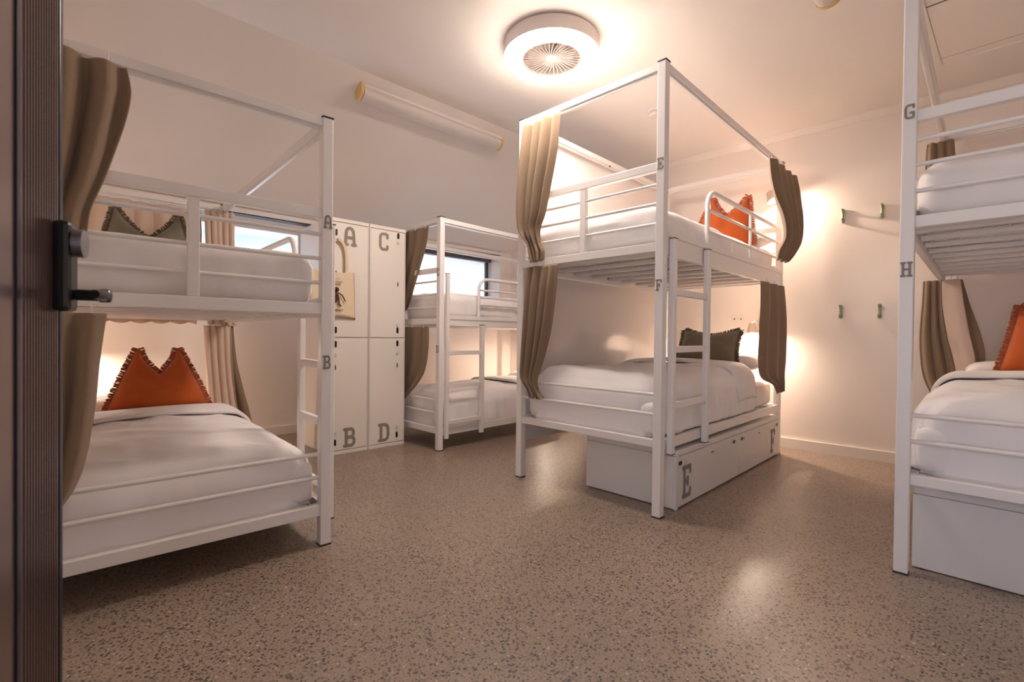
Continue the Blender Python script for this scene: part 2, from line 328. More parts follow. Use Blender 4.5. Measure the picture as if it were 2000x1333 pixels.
# ------------------------------------------------------------------ bunk beds
HI = dict(H=2.44, dk=(1.43, 1.478), base=(.375, .418), low=(.552, .66), bars=(1.581, 1.689, 1.791), gt=(1.862, 1.907), sd=(1.41, 1.545), sb=(.36, .418),
          st1=.34, st2=1.50, rungs=(1.215, .905, .60), y1=(.06, .10), y2=(.50, .545), g0=.60, g1=1.885, gm=1.765)
LO = dict(H=1.95, dk=(1.057, 1.107), base=(.14, .19), low=(.313, .42), bars=(1.20, 1.31, 1.42), gt=(1.49, 1.533), sd=(1.045, 1.135), sb=(.125, .19),
          st1=.10, st2=1.06, rungs=(.818, .54, .235), y1=(.050, .083), y2=(.44, .48), g0=.45, g1=1.475, gm=1.375)
WB, LB, PS = 1.07, 2.10, .048
def bunk(label, center, deg, K, letters, ladder=True, panel=False, headbars=True):
    t = thing('bunk_bed', label, 'bunk bed', (center[0], center[1], 0), math.radians(deg), 'white metal bunk beds')
    mt = M['metal']; h = WB / 2
    posts = []
    for sx_ in (-1, 1):
        for y0 in (0, LB - PS):
            x0, x1 = sorted((sx_ * h, sx_ * (h - PS)))
            p = box('post', mt, t, x0, x1, y0, y0 + PS, .006, K['H'] - .004, bev=.004)
            bm = bmesh.new(); vbox(bm, x0 - .001, x1 + .001, y0 - .001, y0 + PS + .001, K['H'] - .004, K['H'] + .002); obj('top_cap', bm, M['dark'], p)
            bm = bmesh.new(); vbox(bm, x0 - .001, x1 + .001, y0 - .001, y0 + PS + .001, 0, .006); obj('foot_cap', bm, M['dark'], p)
            posts.append((sx_, y0, p))
    for (z, ch, side) in letters:
        p = [q for q in posts if q[0] == side and q[1] == 0][0][2]
        lw, lh = .036, .062
        xc = side * (h - PS / 2)
        letter(ch, (xc - lw / 2, -.0005, z - lh / 2), (1, 0, 0), (0, -1, 0), lw, lh, p)
    cr_ = .038; zt = K['H'] - .045
    i = h - PS
    # canopy
    for y0 in (.004, LB - PS + .004):
        r = box('canopy_rail', mt, t, -i, i, y0, y0 + .038, zt, zt + cr_, bev=.003)
        box('curtain_track', M['diff'], r, -i, i, y0 + .010, y0 + .028, zt - .014, zt, bev=.001)
    for s_ in (-1, 1):
        x0, x1 = sorted((s_ * (h - .004), s_ * (h - .042)))
        r = box('canopy_rail', mt, t, x0, x1, PS, LB - PS, zt, zt + cr_, bev=.003)
        box('curtain_track', M['diff'], r, x0 + .01, x1 - .01, PS, LB - PS, zt - .014, zt, bev=.001)
    # decks
    for y0 in (.004, LB - PS + .004):
        box('end_rail', mt, t, -i, i, y0, y0 + .038, K['dk'][0], K['dk'][1], bev=.003)
        box('end_rail', mt, t, -i, i, y0, y0 + .038, K['base'][0], K['base'][1], bev=.003)
    for s_ in (-1, 1):
        x0, x1 = sorted((s_ * (h - .004), s_ * (h - .034)))
        bm = bmesh.new(); vbox(bm, x0, x1, PS, LB - PS, K['sd'][0], K['sd'][1], .003)
        xa, xb_ = sorted((s_ * (h + .002), s_ * (h - .036))); vbox(bm, xa, xb_, PS, LB - PS, K['sd'][1] - .035, K['sd'][1] + .002, .003)
        obj('side_rail', bm, mt, t)
        box('side_rail', mt, t, x0, x1, PS, LB - PS, K['sb'][0], K['sb'][1], bev=.003)
    for (zz) in (K['dk'][0], K['base'][0] + .005):
        for k in range(9):
            y = .16 + k * .222
            box('slat', mt, t, -h + .036, h - .036, y, y + .045, zz + .006, zz + .026, bev=.002)
        bm = bmesh.new()
        for k in range(19):
            x = -.47 + k * .0522; vbox(bm, x - .002, x + .002, .045, LB - .05, zz + .026, zz + .030)
        for k in range(38):
            y = .07 + k * .0525; vbox(bm, -.49, .49, y - .0015, y + .0015, zz + .030, zz + .033)
        obj('wire_mesh', bm, mt, t)
    # foot and head bars
    for yy in ((.023, LB - .023) if headbars else (.023,)):
        for z in K['low']: tub('safety_bar', mt, t, [(-i - .004, yy, z), (i + .004, yy, z)], .0095)
        for z in K['bars']: tub('guard_bar', mt, t, [(-i - .004, yy, z), (i + .004, yy, z)], .009)
        box('guard_rail', mt, t, -i, i, yy - .018, yy + .018, K['gt'][0], K['gt'][1], bev=.003)
        box('guard_upright', mt, t, -.013 - .007, .013 + .007, yy - .016, yy + .016, K['dk'][1], K['gt'][0], bev=.003)
    # curved side guard
    xg = h - .02
    g0, g1 = K['g0'], K['g1']; zb = K['sd'][1] - .02
    pts = [(xg, g0, zb), (xg, g0, g1 - .10)] + [(xg, g0 + .10 - .10 * math.cos(a * PI / 12), g1 - .10 + .10 * math.sin(a * PI / 12)) for a in range(1, 7)] + [(xg, LB - PS + .005, g1)]
    tub('side_guard', mt, t, pts, .015, 12)
    tub('side_guard_bar', mt, t, [(xg, g0 + .01, K['gm']), (xg, LB - PS + .005, K['gm'])], .010)
    tub('side_guard_bar', mt, t, [(xg, g0 + .01, K['gm'] - .13), (xg, LB - PS + .005, K['gm'] - .13)], .010)
    tub('side_guard_upright', mt, t, [(xg, 1.36, zb), (xg, 1.36, g1)], .011)
    xl = -h + .02     # plain rails on the far side
    tub('side_guard_bar', mt, t, [(xl, PS - .004, K['gm'] - .06), (xl, LB - PS + .004, K['gm'] - .06)], .010)
    if ladder:
        for (a, b), zt2 in ((K['y1'], K['st2'] + (.0 if K is HI else .42)), (K['y2'], K['st2'])):
            s = box('ladder_stile', mt, t, h + .003, h + .033, a, b, K['st1'], zt2, bev=.004)
            bm = bmesh.new(); vbox(bm, h + .002, h + .034, a - .001, b + .001, K['st1'] - .003, K['st1'] + .001); vbox(bm, h + .002, h + .034, a - .001, b + .001, zt2 - .001, zt2 + .003); obj('end_cap', bm, M['dark'], s)
        for z in K['rungs']: box('ladder_rung', mt, t, h + .005, h + .031, K['y1'][1], K['y2'][0], z - .018, z + .018, bev=.003)
    if panel:
        zs = ((K['sd'][0] + .03, K['H'] - .03), (.235, K['sd'][0] - .0))
        for sgn in panel:
            for k, (za, zb_) in enumerate(zs):
                if k == 0: box('side_panel', M['panel'], t, *(sorted((sgn * (h + .001), sgn * (h + .013)))), .10, LB - .01, za, zb_, bev=.002)
                else: box('side_panel', M['panel'], t, *(sorted((sgn * (h + .003), sgn * (h + .015)))), .10, LB - .01, za, zb_ - .001, bev=.002)
                for y in (.35, 1.05, 1.75):
                    tub('panel_bolt', M['dark'], t, [(sgn * (h - .044), y, zb_ - .02 if k == 0 else zb_ + .045), (sgn * (h - .034), y, zb_ - .02 if k == 0 else zb_ + .045)], .006, 8)
    return t
AB = ((-2.175, .371), 89.0); CD = ((-3.835, 2.255), 2.7); EF = ((-1.839, 2.298), 2.1); GH = ((.181, 2.55), 2.1)
bunk('white metal bunk bed marked A and B beside the black door handle', *AB, LO, [(1.477, 'A', 1), (.839, 'B', 1)])
bunk('white metal bunk bed marked C and D beside the lockers under the far window', *CD, LO, [(1.49, 'C', 1), (.85, 'D', 1)])
bunk('white metal bunk bed marked E and F with ladder, in the middle of the room', *EF, HI, [(1.892, 'E', 1), (1.247, 'F', 1)], panel=(-1,))
bunk('white metal bunk bed marked G and H cut off at the right edge', *GH, HI, [(1.905, 'G', -1), (1.26, 'H', -1)], ladder=False)

def W(bed, x, y, z=0):
    (cx, cy), d = bed; a = math.radians(d)
    return Vector((cx + x * math.cos(a) - y * math.sin(a), cy + x * math.sin(a) + y * math.cos(a), z))

# ------------------------------------------------------------------ soft things
def softbox(name, m_, parent, sx_, sy_, sz_, r, n=(40, 60, 12), amp=.008, sc=3, side=.006, seed=0, crown=0, fn=None):
    """rounded box standing on z=0, centred in x, y from 0 to sy_"""
    bm = bmesh.new(); nx, ny, nz = n; V = {}
    def vert(i, j, k):
        key = (i, j, k)
        if key in V: return V[key]
        p = Vector((-sx_ / 2 + sx_ * i / nx, sy_ * j / ny, sz_ * k / nz))
        q = Vector((max(-sx_ / 2 + r, min(sx_ / 2 - r, p.x)), max(r, min(sy_ - r, p.y)), max(min(r, sz_ / 2), min(sz_ - min(r, sz_ / 2), p.z))))
        d = p - q
        if d.length > 1e-6:
            rr = r
            d.normalize(); p2 = q + Vector((d.x * rr, d.y * rr, d.z * min(r, sz_ / 2)))
        else: p2 = p; d = Vector((0, 0, 1))
        ns = noise.noise(Vector((p2.x * sc + seed, p2.y * sc, p2.z * sc * .6))) 
        n2 = noise.noise(Vector((p2.x * 9 + seed * 2, p2.y * 9, p2.z * 1.6 + seed)))
        n3 = abs(noise.noise(Vector(((p2.x + p2.y * .7) * 5.5 + seed, (p2.x * .6 - p2.y) * 2.0, p2.z * 5))))
        sidef = max(0, 1 - abs(d.z)) if d.length > 0 else 0
        p2 = p2 + d * (ns * amp + n2 * side * sidef - n3 * amp * .8)
        if crown and d.z > .1: p2.z += crown * (1 - (2 * p2.x / sx_) ** 2) * (1 - (2 * p2.y / sy_ - 1) ** 2) * max(0, d.z)
        if fn: p2 = fn(p2)
        if k == 0: p2.z = max(p2.z, 0)
        V[key] = bm.verts.new(p2); return V[key]
    def quad(a, b, c, d): 
        try: bm.faces.new((a, b, c, d))
        except ValueError: pass
    for i in range(nx):
        for j in range(ny):
            for k in (0, nz): quad(vert(i, j, k), vert(i + 1, j, k), vert(i + 1, j + 1, k), vert(i, j + 1, k))
    for i in range(nx):
        for k in range(nz):
            for j in (0, ny): quad(vert(i, j, k), vert(i + 1, j, k), vert(i + 1, j, k + 1), vert(i, j, k + 1))
    for j in range(ny):
        for k in range(nz):
            for i in (0, nx): quad(vert(i, j, k), vert(i, j + 1, k), vert(i, j + 1, k + 1), vert(i, j, k + 1))
    return obj(name, bm, m_, parent, smooth='all')
def place(o, bed, x, y, z, rz=0, rx=0):
    o.location = W(bed, x, y, z); o.rotation_euler = (rx, 0, math.radians(bed[1]) + rz); return o

MG = 'mattresses on the bunks'
def upper(bed, K, lab, seed):
    z = K['dk'][0] + .035
    o = softbox('mattress', M['sheet'], None, .985, 1.99,   .245, .09, amp=.014, sc=3, side=.016, seed=seed, crown=.012)
    place(o, bed, 0, .052, z); tag(o, lab, 'mattress', MG)
def lower(bed, K, lm, ld, seed, top, ov=0.0, xw=.985):
    z = K['base'][0] + .040
    o = softbox('mattress', M['sheet'], None, .975, 1.98, .20, .05, n=(20, 40, 6), amp=.002, seed=seed)
    place(o, bed, 0, .055, z); tag(o, lm, 'mattress', MG)
    # duvet lies over the mattress and hangs down its sides
    H_ = top - z; Wd = xw; Ld = 1.50
    bm = bmesh.new(); nx, ny = 90, 100
    hw = Wd / 2
    def prof(s, half, drop, r):      # arc-length s from the centre -> (offset, dz)
        a = abs(s); flat = half - r
        if a <= flat: return a, 0.0
        q = (a - flat) / r
        if q <= PI / 2: return flat + r * math.sin(q), -r * (1 - math.cos(q))
        return half + .012 * min(1, (a - flat - r * PI / 2) / .1), -r - (a - flat - r * PI / 2)
    r = .125; drop = H_ - .012
    smax = (hw - r) + r * PI / 2 + (drop - r)
    G = []
    y_foot = .045
    smy = r * PI / 2 + (drop - r)
    for j in range(ny + 1):
        row = []
        tj = j / ny; sy = -smy + (Ld - .0 + smy) * tj - r        # <0 goes round the foot edge
        if sy >= 0: yy, dzy = y_foot + r + sy, 0
        else:
            q = -sy / r
            if q <= PI / 2: yy, dzy = y_foot + r - r * math.sin(q), -r * (1 - math.cos(q))
            else: yy, dzy = y_foot, -r - (-sy - r * PI / 2)
        for i in range(nx + 1):
            s = -smax + 2 * smax * i / nx
            xx, dzx = prof(s, hw, drop, r); xx = math.copysign(xx, s)
            dz = -math.hypot(dzx, dzy) if (dzx > -r and dzy > -r) else min(dzx, dzy)
            dz = max(dz, -drop)
            topness = max(0, 1 + dz / .05)
            x_, y_ = xx, yy
            n1 = noise.noise(Vector((x_ * 2.2 + seed, y_ * 2.0, 0))); n2 = noise.noise(Vector((x_ * 5 + y_ * 3 + seed, y_ * 1.4 - x_ * 1.2, 3)))
            n3 = abs(noise.noise(Vector(((x_ + y_) * 4.0 + seed, (y_ - x_) * 1.5, 7))))
            zz = top + dz + n1 * .022 * topness - n3 * .028 * topness + .028 * math.cos(min(1, abs(x_) / hw) * PI / 2) * topness
            rc = .16; ex, ey = abs(x_) - (hw - rc), (y_foot + rc) - y_
            if ex > 0 and ey > 0:
                mm = max(ex, ey); hh = math.hypot(ex, ey); k_ = mm / hh
                x_ = math.copysign(hw - rc + ex * k_, x_); y_ = y_foot + rc - ey * k_
            f = 1 - min(1, topness)
            fold = noise.noise(Vector((x_ * 9 + seed, y_ * 9, zz * 2.2))) * .024 * f
            if abs(xx) > hw - .03: x_ += math.copysign(fold, xx)
            if yy < y_foot + .04: y_ += -abs(fold) * .3 + .006
            zz = max(zz, z + .006)
            row.append(bm.verts.new((x_, y_, zz)))
        G.append(row)
    for j in range(ny):
        for i in range(nx): bm.faces.new((G[j][i], G[j][i + 1], G[j + 1][i + 1], G[j + 1][i]))
    d = obj('duvet', bm, M['duvet'], None, smooth='all')
    d.location = W(bed, 0, 0, 0); d.rotation_euler = (0, 0, math.radians(bed[1]))
    so = d.modifiers.new('thickness', 'SOLIDIFY'); so.thickness = .012; so.offset = -1
    tag(d, ld, 'duvet', 'white duvets on the lower bunks')
    # turned-down band of sheet near the pillows
    bm = bmesh.new(); G = []
    for j in range(13):
        row = []
        for i in range(61):
            s = -smax * .93 + 2 * smax * .93 * i / 60; xx, dzx = prof(s, hw + .012, drop, r); xx = math.copysign(xx, s)
            yy = Ld - .03 - .27 + .35 * j / 12 + .018 * noise.noise(Vector((xx * 2 + seed, 0, 5)))
            tn = max(0, 1 + dzx / .05)
            zz = top + dzx + .022 + .028 * math.cos(min(1, abs(xx) / hw) * PI / 2) * tn + .010 * noise.noise(Vector((xx * 3 + seed, yy * 3, 0))) * tn + .012 * math.sin(PI * j / 12)
            row.append(bm.verts.new((xx, yy, max(zz, z + .02))))
        G.append(row)
    for j in range(12):
        for i in range(60): bm.faces.new((G[j][i], G[j][i + 1], G[j + 1][i + 1], G[j + 1][i]))
    f = obj('turned_down_sheet', bm, M['sheet'], d, smooth='all')
    so = f.modifiers.new('thickness', 'SOLIDIFY'); so.thickness = .02; so.offset = -1
upper(AB, LO, 'thick white mattress on the upper bunk marked A', 1); upper(CD, LO, 'white mattress on the upper bunk marked C by the window', 5)
upper(EF, HI, 'white mattress on the upper bunk marked E behind foot bars', 9); upper(GH, HI, 'white mattress on the upper bunk marked G at the right edge', 14)
lower(AB, LO, 'white mattress under the duvet of lower bunk B', 'white duvet turned down over lower bunk B, nearest the door', 3, .455)
lower(CD, LO, 'white mattress under the duvet of lower bunk D', 'white duvet over lower bunk D beside the lockers', 8, .455)
lower(EF, HI, 'white mattress under the duvet of lower bunk F', 'white duvet over lower bunk F above the storage box', 12, .745)
lower(GH, HI, 'white mattress under the duvet of lower bunk H', 'white duvet over lower bunk H at the right edge', 17, .745)

def pillow(bed, x, y, z, lab, seed=0, w_=.66, d_=.34, h_=.14, rx=.10):
    bm = bmesh.new(); n = 26; V = {}
    for s_ in (1, -1):
        for i in range(n + 1):
            for j in range(n + 1):
                u, v = -1 + 2 * i / n, -1 + 2 * j / n
                e = (abs(u) == 1 or abs(v) == 1)
                if e and s_ == -1: V[(s_, i, j)] = V[(1, i, j)]; continue
                t = (max(0, 1 - u ** 4) * max(0, 1 - v ** 4)) ** .55
                px = u * w_ / 2 * (1 - .06 * (1 - v * v)); py = v * d_ / 2 * (1 - .08 * (1 - u * u))
                pz = s_ * h_ / 2 * t * (1 + .18 * noise.noise(Vector((u * 2 + seed, v * 2, s_))))
                V[(s_, i, j)] = bm.verts.new((px, py, pz))
        for i in range(n):
            for j in range(n): bm.faces.new((V[(s_, i, j)], V[(s_, i + 1, j)], V[(s_, i + 1, j + 1)], V[(s_, i, j + 1)]))
    o = obj('pillow', bm, M['sheet'], None, smooth='all'); place(o, bed, x, y, z, 0, rx); tag(o, lab, 'pillow', 'white bed pillows'); return o
pillow(AB, -.12, 1.87, .47, 'white pillow behind the orange cushion on bunk B', 1, w_=.74)
pillow(CD, 0, 1.83, .50, 'white pillow at the head of bunk D', 2)
pillow(EF, .12, 1.87, .77, 'white pillow behind the olive cushion on bunk F', 3, w_=.74)
pillow(GH, -.02, 1.87, .77, 'white pillow behind the orange cushion on bunk H', 4, w_=.74)
pillow(AB, 0, 1.88, 1.39, 'white pillow on upper bunk A behind the olive cushion', 5)
pillow(EF, .15, 1.88, 1.78, 'white pillow on upper bunk E behind the orange cushion', 6)
pillow(GH, 0, 1.84, 1.80, 'white pillow on upper bunk G', 7)

def cushion(bed, x, y, z, lab, kind, w_=.52, h_=.46, lean=.30, rz=0, chop=.5, taper=.42, tilt=0, seed=0):
    fm, ff = (M['orange'], M['orfr']) if kind == 'o' else (M['green'], M['grfr'])
    n = 34; bm = bmesh.new(); V = {}
    def P(u, v, s_, t):
        vv = (v + 1) / 2
        wv = w_ / 2 * (1 - taper * vv ** 1.5 * 1.0) * (1 + .05 * (1 - vv) ** 2)
        px = u * wv * (1 - .05 * (1 - v * v)) 
        pz = vv * h_
        # karate chop: the middle of the upper edge is pushed down, leaving two ears
        pz -= chop * h_ * (math.sqrt(1.0025) - math.sqrt(u * u + .0025)) ** 1.0 * vv ** 2.0
        if chop > 0: px += (.020 * math.copysign(1, u) if u else 0) * vv ** 3 * math.exp(-((abs(u) - .55) / .4) ** 2) * 1.0
        pz -= .02 * (1 - (u * u)) * (1 - vv)
        th = .105 * (1 - .35 * vv)
        return Vector((px, s_ * th * t * (1 + .20 * noise.noise(Vector((u * 2 + seed, v * 2, s_ * 2)))) - (.03 * chop * math.exp(-(u / .12) ** 2) * vv ** 2 * (1 if s_ < 0 else -1) * -1), pz))
    for s_ in (1, -1):
        for i in range(n + 1):
            for j in range(n + 1):
                u, v = -1 + 2 * i / n, -1 + 2 * j / n
                if (i in (0, n) or j in (0, n)) and s_ == -1: V[(s_, i, j)] = V[(1, i, j)]; continue
                t = (max(0, 1 - u ** 4) * max(0, 1 - v ** 4)) ** .6
                V[(s_, i, j)] = bm.verts.new(P(u, v, s_, t))
        for i in range(n):
            for j in range(n): bm.faces.new((V[(s_, i, j)], V[(s_, i + 1, j)], V[(s_, i + 1, j + 1)], V[(s_, i, j + 1)]))
    edge = [P(-1 + 2 * i / 80, -1, 1, 0) for i in range(80)] + [P(1, -1 + 2 * i / 80, 1, 0) for i in range(80)] + [P(1 - 2 * i / 80, 1, 1, 0) for i in range(80)] + [P(-1, 1 - 2 * i / 80, 1, 0) for i in range(80)]
    o = obj('cushion', bm, fm, None, smooth='all')
    fb = bmesh.new(); rnd = random.Random(seed); ne = len(edge)
    for i in range(ne):
        a, b = edge[i], edge[(i + 1) % ne]; tdir = (b - a)
        if tdir.length < 1e-5: continue
        tdir.normalize(); out = Vector((tdir.z, 0, -tdir.x))
        for k in range(2):
            q = a.lerp(b, (k + .5) / 2); L_ = .022 + rnd.random() * .010
            o1 = out * L_ + tdir * (rnd.random() - .5) * .014 + Vector((0, (rnd.random() - .5) * .016, 0)); w2 = tdir * .0026
            v1, v2, v3, v4 = (fb.verts.new(q - w2 - out * .005), fb.verts.new(q + w2 - out * .005), fb.verts.new(q + o1 + w2), fb.verts.new(q + o1 - w2))
            v5, v6 = fb.verts.new(q - out * .005 + Vector((0, .0035, 0))), fb.verts.new(q + o1 + Vector((0, .0035, 0)))
            fb.faces.new((v1, v2, v3, v4)); fb.faces.new((v2, v5, v6, v3)); fb.faces.new((v5, v1, v4, v6)); fb.faces.new((v4, v3, v6))
    me = obj('fringe', fb, ff, o)
    o.location = W(bed, x, y, z)
    a = math.radians(bed[1]) + rz
    o.rotation_euler = (Matrix.Rotation(a, 3, 'Z') @ Matrix.Rotation(-lean, 3, 'X') @ Matrix.Rotation(tilt, 3, 'Y')).to_euler()
    tag(o, lab, 'cushion', 'fringed cushions'); return o
cushion(AB, .065, 1.60, .475, 'orange fringed cushion with two chopped ears on lower bunk B', 'o', w_=.50, h_=.40, lean=.28, chop=.46, taper=.60, seed=1)
cushion(AB, .02, 1.76, 1.355, 'olive cushion with chopped ears on upper bunk A, mostly behind the mattress', 'g', w_=.52, h_=.43, lean=.22, chop=.50, taper=.36, seed=2)
cushion(EF, .19, 1.66, 1.735, 'orange fringed cushion on upper bunk E behind the curved guard', 'o', w_=.46, h_=.43, lean=.25, rz=.15, chop=.45, seed=3, tilt=.10)
cushion(EF, .09, 1.60, .765, 'olive fringed cushion leaning on the pillow of lower bunk F', 'g', w_=.46, h_=.33, lean=.60, rz=.10, chop=.22, seed=4, taper=.02)
cushion(GH, .06, 1.60, .79, 'orange fringed cushion cut by the right edge on lower bunk H', 'o', w_=.52, h_=.42, lean=.30, chop=.35, seed=5, taper=.30)

# ------------------------------------------------------------------ curtains
def curtain(bed, plane, base, keys, lab, folds=4, seed=0, inward=1, hooks=True, cat='curtain', join=None):
    """keys: (z, a, b, offset, amplitude); plane 'y' = hangs along local x at y=base, plane 'x' = hangs along local y at x=base"""
    t = join or thing('curtain', lab, cat, W(bed, 0, 0, 0), math.radians(bed[1]), 'taupe bunk curtains')
    nu, nv = folds * 14, 46; bm = bmesh.new(); G = []
    n = len(keys)
    def cr(f, c):
        i = min(int(f), n - 2); tt = f - i
        p0, p1, p2, p3 = keys[max(i - 1, 0)][c], keys[i][c], keys[i + 1][c], keys[min(i + 2, n - 1)][c]
        return .5 * (2 * p1 + (p2 - p0) * tt + (2 * p0 - 5 * p1 + 4 * p2 - p3) * tt ** 2 + (3 * p1 - p0 - 3 * p2 + p3) * tt ** 3)
    for j in range(nv + 1):
        f = (n - 1) * j / nv; z, a, b, off, amp = (cr(f, c) for c in range(5)); row = []
        for i in range(nu + 1):
            u = i / nu
            uu = u + .03 * math.sin(2 * PI * folds * u * .5 + seed) * math.sin(PI * u)
            ph = 2 * PI * folds * uu + seed + .8 * noise.noise(Vector((u * 2, j / nv * 2, seed)))
            d = amp * math.sin(ph) + amp * .35 * math.sin(ph * .47 + seed * 3)
            lat = a + (b - a) * uu + amp * .35 * math.cos(ph) * math.sin(PI * u)
            zz = z + (.008 * math.sin(ph) if j == nv else 0)
            p = (lat, base + off + d, zz) if plane == 'y' else (base + off + d, lat, zz)
            row.append(bm.verts.new(p))
        G.append(row)
    for j in range(nv):
        for i in range(nu):
            fc = (G[j][i], G[j][i + 1], G[j + 1][i + 1], G[j + 1][i])
            bm.faces.new(fc)
    me = bpy.data.meshes.new('drape')
    # orient all faces so that the solidified back is the lining
    bm.normal_update()
    s = sum(f.normal.y if plane == 'y' else f.normal.x for f in bm.faces)
    if (s < 0) != (inward < 0): bmesh.ops.reverse_faces(bm, faces=bm.faces[:])
    bm.to_mesh(me); bm.free(); me.materials.append(M['taupe']); me.materials.append(M['lining'])
    for p in me.polygons: p.use_smooth = True
    o = bpy.data.objects.new('drape', me); C.objects.link(o); o.parent = t
    so = o.modifiers.new('lining', 'SOLIDIFY'); so.thickness = .005; so.offset = -1; so.material_offset = 1; so.material_offset_rim = 0
    if hooks:
        z, a, b, off, amp = keys[0]; k = max(3, folds)
        for q in range(k):
            lat = a + (b - a) * (q + .5) / k
            x_, y_ = (lat, base + off * .5) if plane == 'y' else (base + off * .5, lat)
            tub('curtain_hook', M['diff'], t, [(x_, y_, z - .01), (x_, y_ + .004, z + .012), (x_, y_, z + .028)], .0025, 6)
    return t
ins = 1
# inward sign: +1 means the taupe face points to +normal of the plane, -1 to the other side
curtain(EF, 'y', -.02, [(2.385, -.495, -.17, .0, .016), (2.16, -.518, -.185, -.01, .022), (1.93, -.529, -.235, -.015, .024), (1.766, -.521, -.27, -.02, .022), (1.666, -.497, -.31, -.02, .018), (1.577, -.43, -.305, -.015, .010), (1.52, -.415, -.275, -.015, .012), (1.455, -.39, -.28, -.012, .014)],
        'long taupe curtain gathered at the foot corner of upper bunk E near the ceiling lamp', 4, 1, inward=-1)
curtain(EF, 'y', -.018, [(1.425, -.447, -.175, .0, .010), (1.29, -.456, -.182, -.01, .016), (1.158, -.464, -.196, -.012, .018), (.991, -.471, -.223, -.015, .018), (.823, -.477, -.272, -.015, .016), (.69, -.475, -.323, -.015, .012), (.62, -.422, -.315, -.01, .010), (.565, -.394, -.27, -.01, .014)],
        'taupe curtain tied to the foot bars of lower bunk F', 4, 2, inward=-1)
curtain(EF, 'x', .585, [(2.31, 1.46, 2.12, .028, .014), (2.20, 1.48, 2.13, .040, .022), (2.05, 1.54, 2.13, .056, .026), (1.907, 1.68, 2.12, .070, .024), (1.76, 1.76, 2.10, .065, .020), (1.65, 1.72, 2.05, .035, .014), (1.59, 1.76, 1.99, .01, .012)],
        'taupe curtain bulging outward at the head of upper bunk E, beside the hook wall', 4, 3)
curtain(EF, 'x', .560, [(1.40, 1.49, 2.08, .0, .012), (1.22, 1.475, 2.09, .01, .016), (1.06, 1.45, 2.10, .012, .018), (.814, 1.43, 2.09, .012, .018), (.68, 1.50, 2.08, .01, .014), (.61, 1.78, 2.08, .006, .012), (.53, 1.90, 2.07, .006, .010)],
        'taupe curtain at the head of lower bunk F above the storage box', 3, 4)
curtain(CD, 'y', -.003, [(1.89, -.46, .389, .0, .008), (1.74, -.47, .355, .0, .008), (1.57, -.48, .276, .0, .008), (1.39, -.49, .186, .0, .008), (1.21, -.49, .09, .0, .008), (1.12, -.48, -.1, .0, .008)],
        'taupe curtain drawn aside at the foot of upper bunk C by the lockers', 6, 5, inward=-1)
curtain(CD, 'y', -.003, [(1.04, -.46, .395, .0, .008), (.853, -.46, .39, .0, .008), (.674, -.47, .349, .0, .008), (.56, -.48, .261, .0, .008), (.46, -.49, .14, .0, .008), (.40, -.46, .06, .0, .008)],
        'taupe curtain drawn aside at the foot of lower bunk D by the lockers', 5, 6, inward=-1)
curtain(AB, 'y', -.03, [(1.89, -.50, -.205, .0, .020), (1.80, -.50, -.195, -.01, .028), (1.70, -.50, -.210, -.015, .03), (1.60, -.50, -.235, -.015, .03), (1.49, -.50, -.265, -.015, .026), (1.38, -.50, -.30, -.015, .02), (1.30, -.50, -.31, -.015, .018)],
        'dark taupe curtain hanging at the foot of upper bunk A beside the door', 3, 2.2, inward=-1)
curtain(AB, 'y', -.035, [(1.03, -.50, -.255, .0, .012), (.88, -.50, -.272, -.01, .02), (.712, -.50, -.285, -.012, .024), (.546, -.50, -.307, -.012, .022), (.449, -.49, -.334, -.012, .02), (.376, -.48, -.375, -.01, .014)],
        'dark taupe curtain hanging at the foot of lower bunk B beside the door', 3, 1.2, inward=-1)
curtain(AB, 'y', 2.115, [(1.888, -.46, .36, .0, .014), (1.7, -.47, .37, .01, .022), (1.4, -.47, .36, .02, .022), (1.2, -.47, .35, .02, .022), (1.035, -.47, .34, .02, .022)],
        'lined curtain drawn across the head of upper bunk A', 7, 4)
curtain(AB, 'y', 2.025, [(1.885, .375, .575, .0, .014), (1.7, .38, .575, .0, .018), (1.4, .39, .58, .0, .018), (1.2, .39, .585, .0, .018), (1.03, .40, .60, .0, .018)],
        'gathered lined curtain at the head corner of upper bunk A in front of the window', 5, 1.7)
t = curtain(AB, 'y', 2.025, [(1.02, .375, .555, .0, .010), (.76, .385, .565, .0, .016), (.52, .40, .585, .0, .018), (.36, .41, .605, .0, .016), (.24, .42, .62, .0, .016)],
        'lined curtain flaring out at the head corner of lower bunk B', 4, 2.7)
curtain(AB, 'y', 2.06, [(1.02, .50, .575, .0, .006), (.76, .50, .600, .0, .010), (.52, .52, .650, .0, .012), (.36, .54, .690, .0, .012), (.24, .56, .715, .0, .012)], '', 2, 1.7, inward=-1, hooks=False, join=t)
curtain(GH, 'y', 2.03, [(2.385, -.60, -.455, .0, .012), (2.25, -.605, -.445, .0, .016), (2.05, -.60, -.44, .0, .018), (1.8, -.59, -.45, .0, .016), (1.66, -.57, -.46, .01, .012)],
        'taupe curtain gathered at the head corner of upper bunk G', 3, 1.1, inward=-1)
t = curtain(GH, 'y', 1.98, [(1.395, -.50, -.405, .0, .004), (1.22, -.495, -.385, .0, .006), (1.02, -.47, -.355, .0, .008), (.85, -.44, -.325, .0, .008), (.70, -.42, -.32, .0, .008)],
        'taupe curtain with pale lining at the head corner of lower bunk H', 1, .7)
curtain(GH, 'y', 1.995, [(1.395, -.60, -.49, .0, .008), (1.22, -.605, -.485, .0, .012), (1.02, -.615, -.46, .0, .016), (.85, -.61, -.42, .0, .018), (.70, -.59, -.40, .0, .016), (.58, -.545, -.42, .0, .012)], '', 3, .7, inward=-1, hooks=False, join=t)
